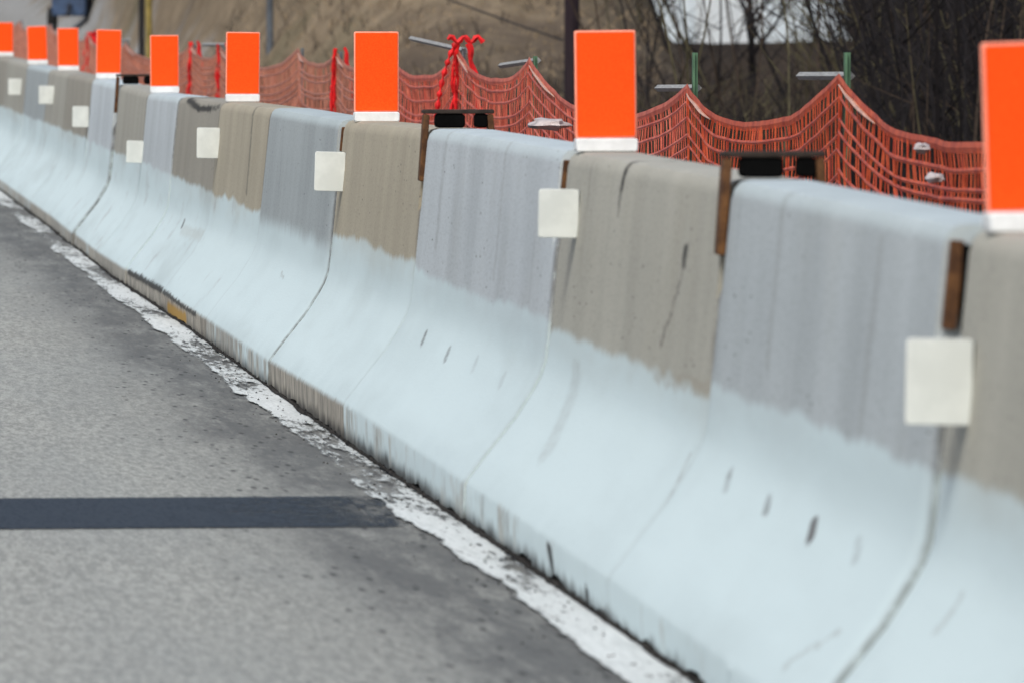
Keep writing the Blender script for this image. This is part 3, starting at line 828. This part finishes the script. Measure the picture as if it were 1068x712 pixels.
# ------------------------------------------------------------------ vegetation
bark_d = simple('dark_bark', (0.011, 0.009, 0.010), .4, 20, .9)
bark_m = simple('brown_twig', (0.042, 0.030, 0.022), .4, 20, .9)
bark_o = simple('olive_twig', (0.062, 0.054, 0.030), .4, 12, .9)
def shoot(q, base, h, r, lean, rng, twigs=4, k=3, tl=0.5):
    p = Vector(base); pts = [p.copy()]; rr = [r]
    n_ = 5
    d = Vector((lean[0], lean[1], 1)).normalized()
    for s_ in range(n_):
        d = (d + Vector((rng.uniform(-.13, .13), rng.uniform(-.13, .13), 0.05))).normalized()
        p = p + d * (h / n_); pts.append(p.copy()); rr.append(r * (1 - .75 * (s_ + 1) / n_))
    q.tube(pts, rr, k, False)
    for t_ in range(twigs):
        s_ = rng.randint(0, n_ - 1); f = rng.random()
        b = pts[s_].lerp(pts[s_ + 1], f)
        a = rng.uniform(0, 6.283)
        up_ = rng.uniform(.2, 1.1)
        dv = Vector((math.cos(a), math.sin(a), up_)).normalized()
        L_ = h * tl * rng.uniform(.25, .8)
        m_ = b + dv * L_ * .5 + Vector((0, 0, .05 * L_))
        e_ = b + dv * L_ + Vector((rng.uniform(-.1, .1), rng.uniform(-.1, .1), .15)) * L_
        q.tube([b, m_, e_], [r * .45, r * .32, r * .12], k, False)
rng = random.Random(5)
# brushwood: thin shoots nobody could count
qa, qb, qc = MB(), MB(), MB()
def ratio_x(px, Y): return (px + 252) / 8000 * Y
for i in range(5200):
    Y = 40 + 70 * rng.random()
    px = rng.uniform(668, 1110)
    X = ratio_x(px, Y)
    win = 1 if 675 < px < 915 else 0
    h = rng.uniform(.25, 1.0)
    if win:
        # low brush in front of the building, tall shoots only here and there
        top = 1.115 - (rng.uniform(46, 105) - 12) / 8000 * Y
        h = max(.1, top - terrain(X, Y)) * rng.uniform(.45, .85)
        if rng.random() < .010: h = rng.uniform(1.4, 2.6)
    else:
        h = rng.uniform(.4, 1.6) if rng.random() < .6 else rng.uniform(1.5, 3.2)
        if px < 680 and rng.random() < .6: continue
    if h < .12: continue
    q = qa if rng.random() < .46 else (qb if rng.random() < .62 else qc)
    if px > 905: q = qa if rng.random() < .7 else q
    shoot(q, (X, Y, terrain(X, Y) - .03), h, .004 + .003 * h + rng.random() * .003, (rng.uniform(-.45, .25), rng.uniform(-.3, .3)), rng, 4 if h < 1.2 else 6)
# brush at the foot of the bare hill
for i in range(3000):
    Y = rng.uniform(56, 67.5) if rng.random() < .75 else rng.uniform(67, 80)
    px = rng.uniform(110, 670)
    X = ratio_x(px, Y)
    if X < 3.05: continue
    h = rng.uniform(.25, .62) * (.7 + .5 * nz(px * .02, 3)) + .06
    if px < 390: h *= 1.15
    if Y > 67: h *= .45
    q = qa if rng.random() < .55 else qb
    shoot(q, (X, Y, terrain(X, Y) - .03), max(h, .08), .006, (rng.uniform(-.5, .5), rng.uniform(-.3, .3)), rng, 4, tl=.8)
# dark far wood at the right
for i in range(1500):
    Y = rng.uniform(112, 170); px = rng.uniform(928, 1120)
    X = ratio_x(px, Y)
    shoot(qa if rng.random() < .75 else qb, (X, Y, terrain(X, Y) - .1), rng.uniform(2, 7), .02 + .03 * rng.random(), (rng.uniform(-.25, .2), 0), rng, 5)
tag(qa.build('dark_brushwood', bark_d), 'mass of dark bare brushwood filling the slope foot and right background', 'brushwood', kind='stuff')
tag(qb.build('brown_brushwood', bark_m), 'mass of brown bare twigs and dead stalks behind the fence', 'brushwood', kind='stuff')
tag(qc.build('olive_brushwood', bark_o), 'olive dead stalks growing low behind the fence at right', 'brushwood', kind='stuff')

# separate saplings and trunks one can tell apart
def tree(px, Y, h, r, lean, label, seed, nb=13, mat=bark_d):
    rg = random.Random(seed)
    X = ratio_x(px, Y); g = terrain(X, Y) - .05
    root = empty('bare_tree', (X, Y, g)); tag(root, label, 'tree', 'bare trees behind the fence')
    n_ = 9
    d = Vector((lean, 0, 1)).normalized(); p = Vector((0, 0, 0)); pts = [p.copy()]; rr = [r * 1.25]
    for s_ in range(n_):
        d = (d + Vector((rg.uniform(-.09, .09), rg.uniform(-.09, .09), .03))).normalized()
        p = p + d * h / n_; pts.append(p.copy()); rr.append(r * (1 - .8 * (s_ + 1) / n_))
    q = MB(); q.tube(pts, rr, 7); q.build('trunk', mat, root, True, sharp=70)
    q = MB()
    for b in range(nb):
        s_ = rg.randint(0, n_ - 1) if b > 3 else b % 3
        a = pts[s_].lerp(pts[s_ + 1], rg.random())
        th = rg.uniform(0, 6.283)
        L_ = rg.uniform(.12, .32) * h
        shoot(q, a, L_, rr[s_ + 1] * .55, (math.cos(th) * .9, math.sin(th) * .9), rg, 7, 4, .6)
    q.build('crown', mat, root)
T = [(704, 72, 4.2, .022, -.30, 'thin leaning sapling at the left edge of the pale building', 1),
 (752, 66, 3.8, .020, -.55, 'bare sapling slanting up left across the left half of the building', 2),
 (788, 70, 4.6, .034, .03, 'darkest upright forked sapling in front of the middle of the building', 3),
 (838, 62, 3.6, .018, -.40, 'thin slanting sapling crossing the building above the right green post', 4),
 (868, 75, 4.4, .022, -.28, 'slender sapling right of centre in front of the building', 5),
 (925, 80, 5.0, .040, -.04, 'dark upright tree just right of the building corner', 6),
 (972, 76, 5.2, .055, .05, 'thick dark trunk left of the largest orange panel', 7),
 (1040, 58, 5.0, .055, -.55, 'thick dark trunk slanting up left above the largest orange panel', 8),
 (1058, 84, 5.5, .060, .02, 'upright dark tree at the right edge of the photo', 9)]
for t in T: tree(*t, mat=bark_m if t[0] < 690 else bark_d)

# dead grass tufts on the bare slope
qg = MB()
for i in range(9000):
    Y = 66 + 14 * rng.random(); px = rng.uniform(60, 690); X = ratio_x(px, Y)
    if X < 4.3: continue
    z = terrain(X, Y); h = rng.uniform(.015, .045); w = rng.uniform(.006, .02); l_ = rng.uniform(-.05, .05); a = rng.uniform(-.6, .6)
    b = len(qg.v)
    qg.v += [(X - w, Y - w * a, z - .01), (X + w, Y + w * a, z - .01), (X + l_, Y + l_ * a, z + h)]
    qg.f.append((b, b + 1, b + 2))
tag(qg.build('dead_grass', simple('straw_grass', (.215, .165, .108), .4, 3, .9)), 'short dead grass covering the bare slope behind the fence', 'grass', kind='stuff')

# ------------------------------------------------------------------ light, sky, camera
w = bpy.data.worlds.new('World'); S.world = w; w.use_nodes = True
nt = w.node_tree
sky = nt.nodes.new('ShaderNodeTexSky'); sky.sky_type = 'NISHITA'; sky.sun_disc = False
sd = Vector((-0.36, -0.72, 0.88)).normalized()            # towards the sun
sky.sun_elevation = math.asin(sd.z); sky.sun_rotation = math.atan2(sd.x, sd.y)
sky.air_density = 1.0; sky.dust_density = 4.0; sky.ozone_density = 1.0
bg = nt.nodes['Background']; bg.inputs[1].default_value = 0.12
nt.links.new(sky.outputs[0], bg.inputs[0])
sl = bpy.data.lights.new('sun', 'SUN'); sl.energy = 1.35; sl.angle = R(14); sl.color = (0.95, 1.0, 0.98)
so = bpy.data.objects.new('sun', sl); COL.objects.link(so); so.location = (-20, -20, 40)
so.rotation_euler = (-sd).to_track_quat('-Z', 'Y').to_euler()

cam = bpy.data.cameras.new('camera'); co = bpy.data.objects.new('camera', cam); COL.objects.link(co)
co.location = (0, 0, 1.115)
F = 8000.0
look = Vector(((534 + 252) / F, 1.0, -(356 - 12) / F))
co.rotation_euler = look.to_track_quat('-Z', 'Y').to_euler()
cam.sensor_width = 36.0
cam.lens = 36.0 * F / 1068 * math.sqrt(1 + (786 / F) ** 2) * 0.995
cam.clip_start = 0.1; cam.clip_end = 4000
cam.dof.use_dof = True; cam.dof.focus_distance = 24.0; cam.dof.aperture_fstop = 12
S.camera = co
vs = S.view_settings
S.display_settings.display_device = 'sRGB'
vs.view_transform = 'Standard'; vs.look = 'None'; vs.gamma = 1.0; vs.use_curve_mapping = False
vs.exposure = 0.38
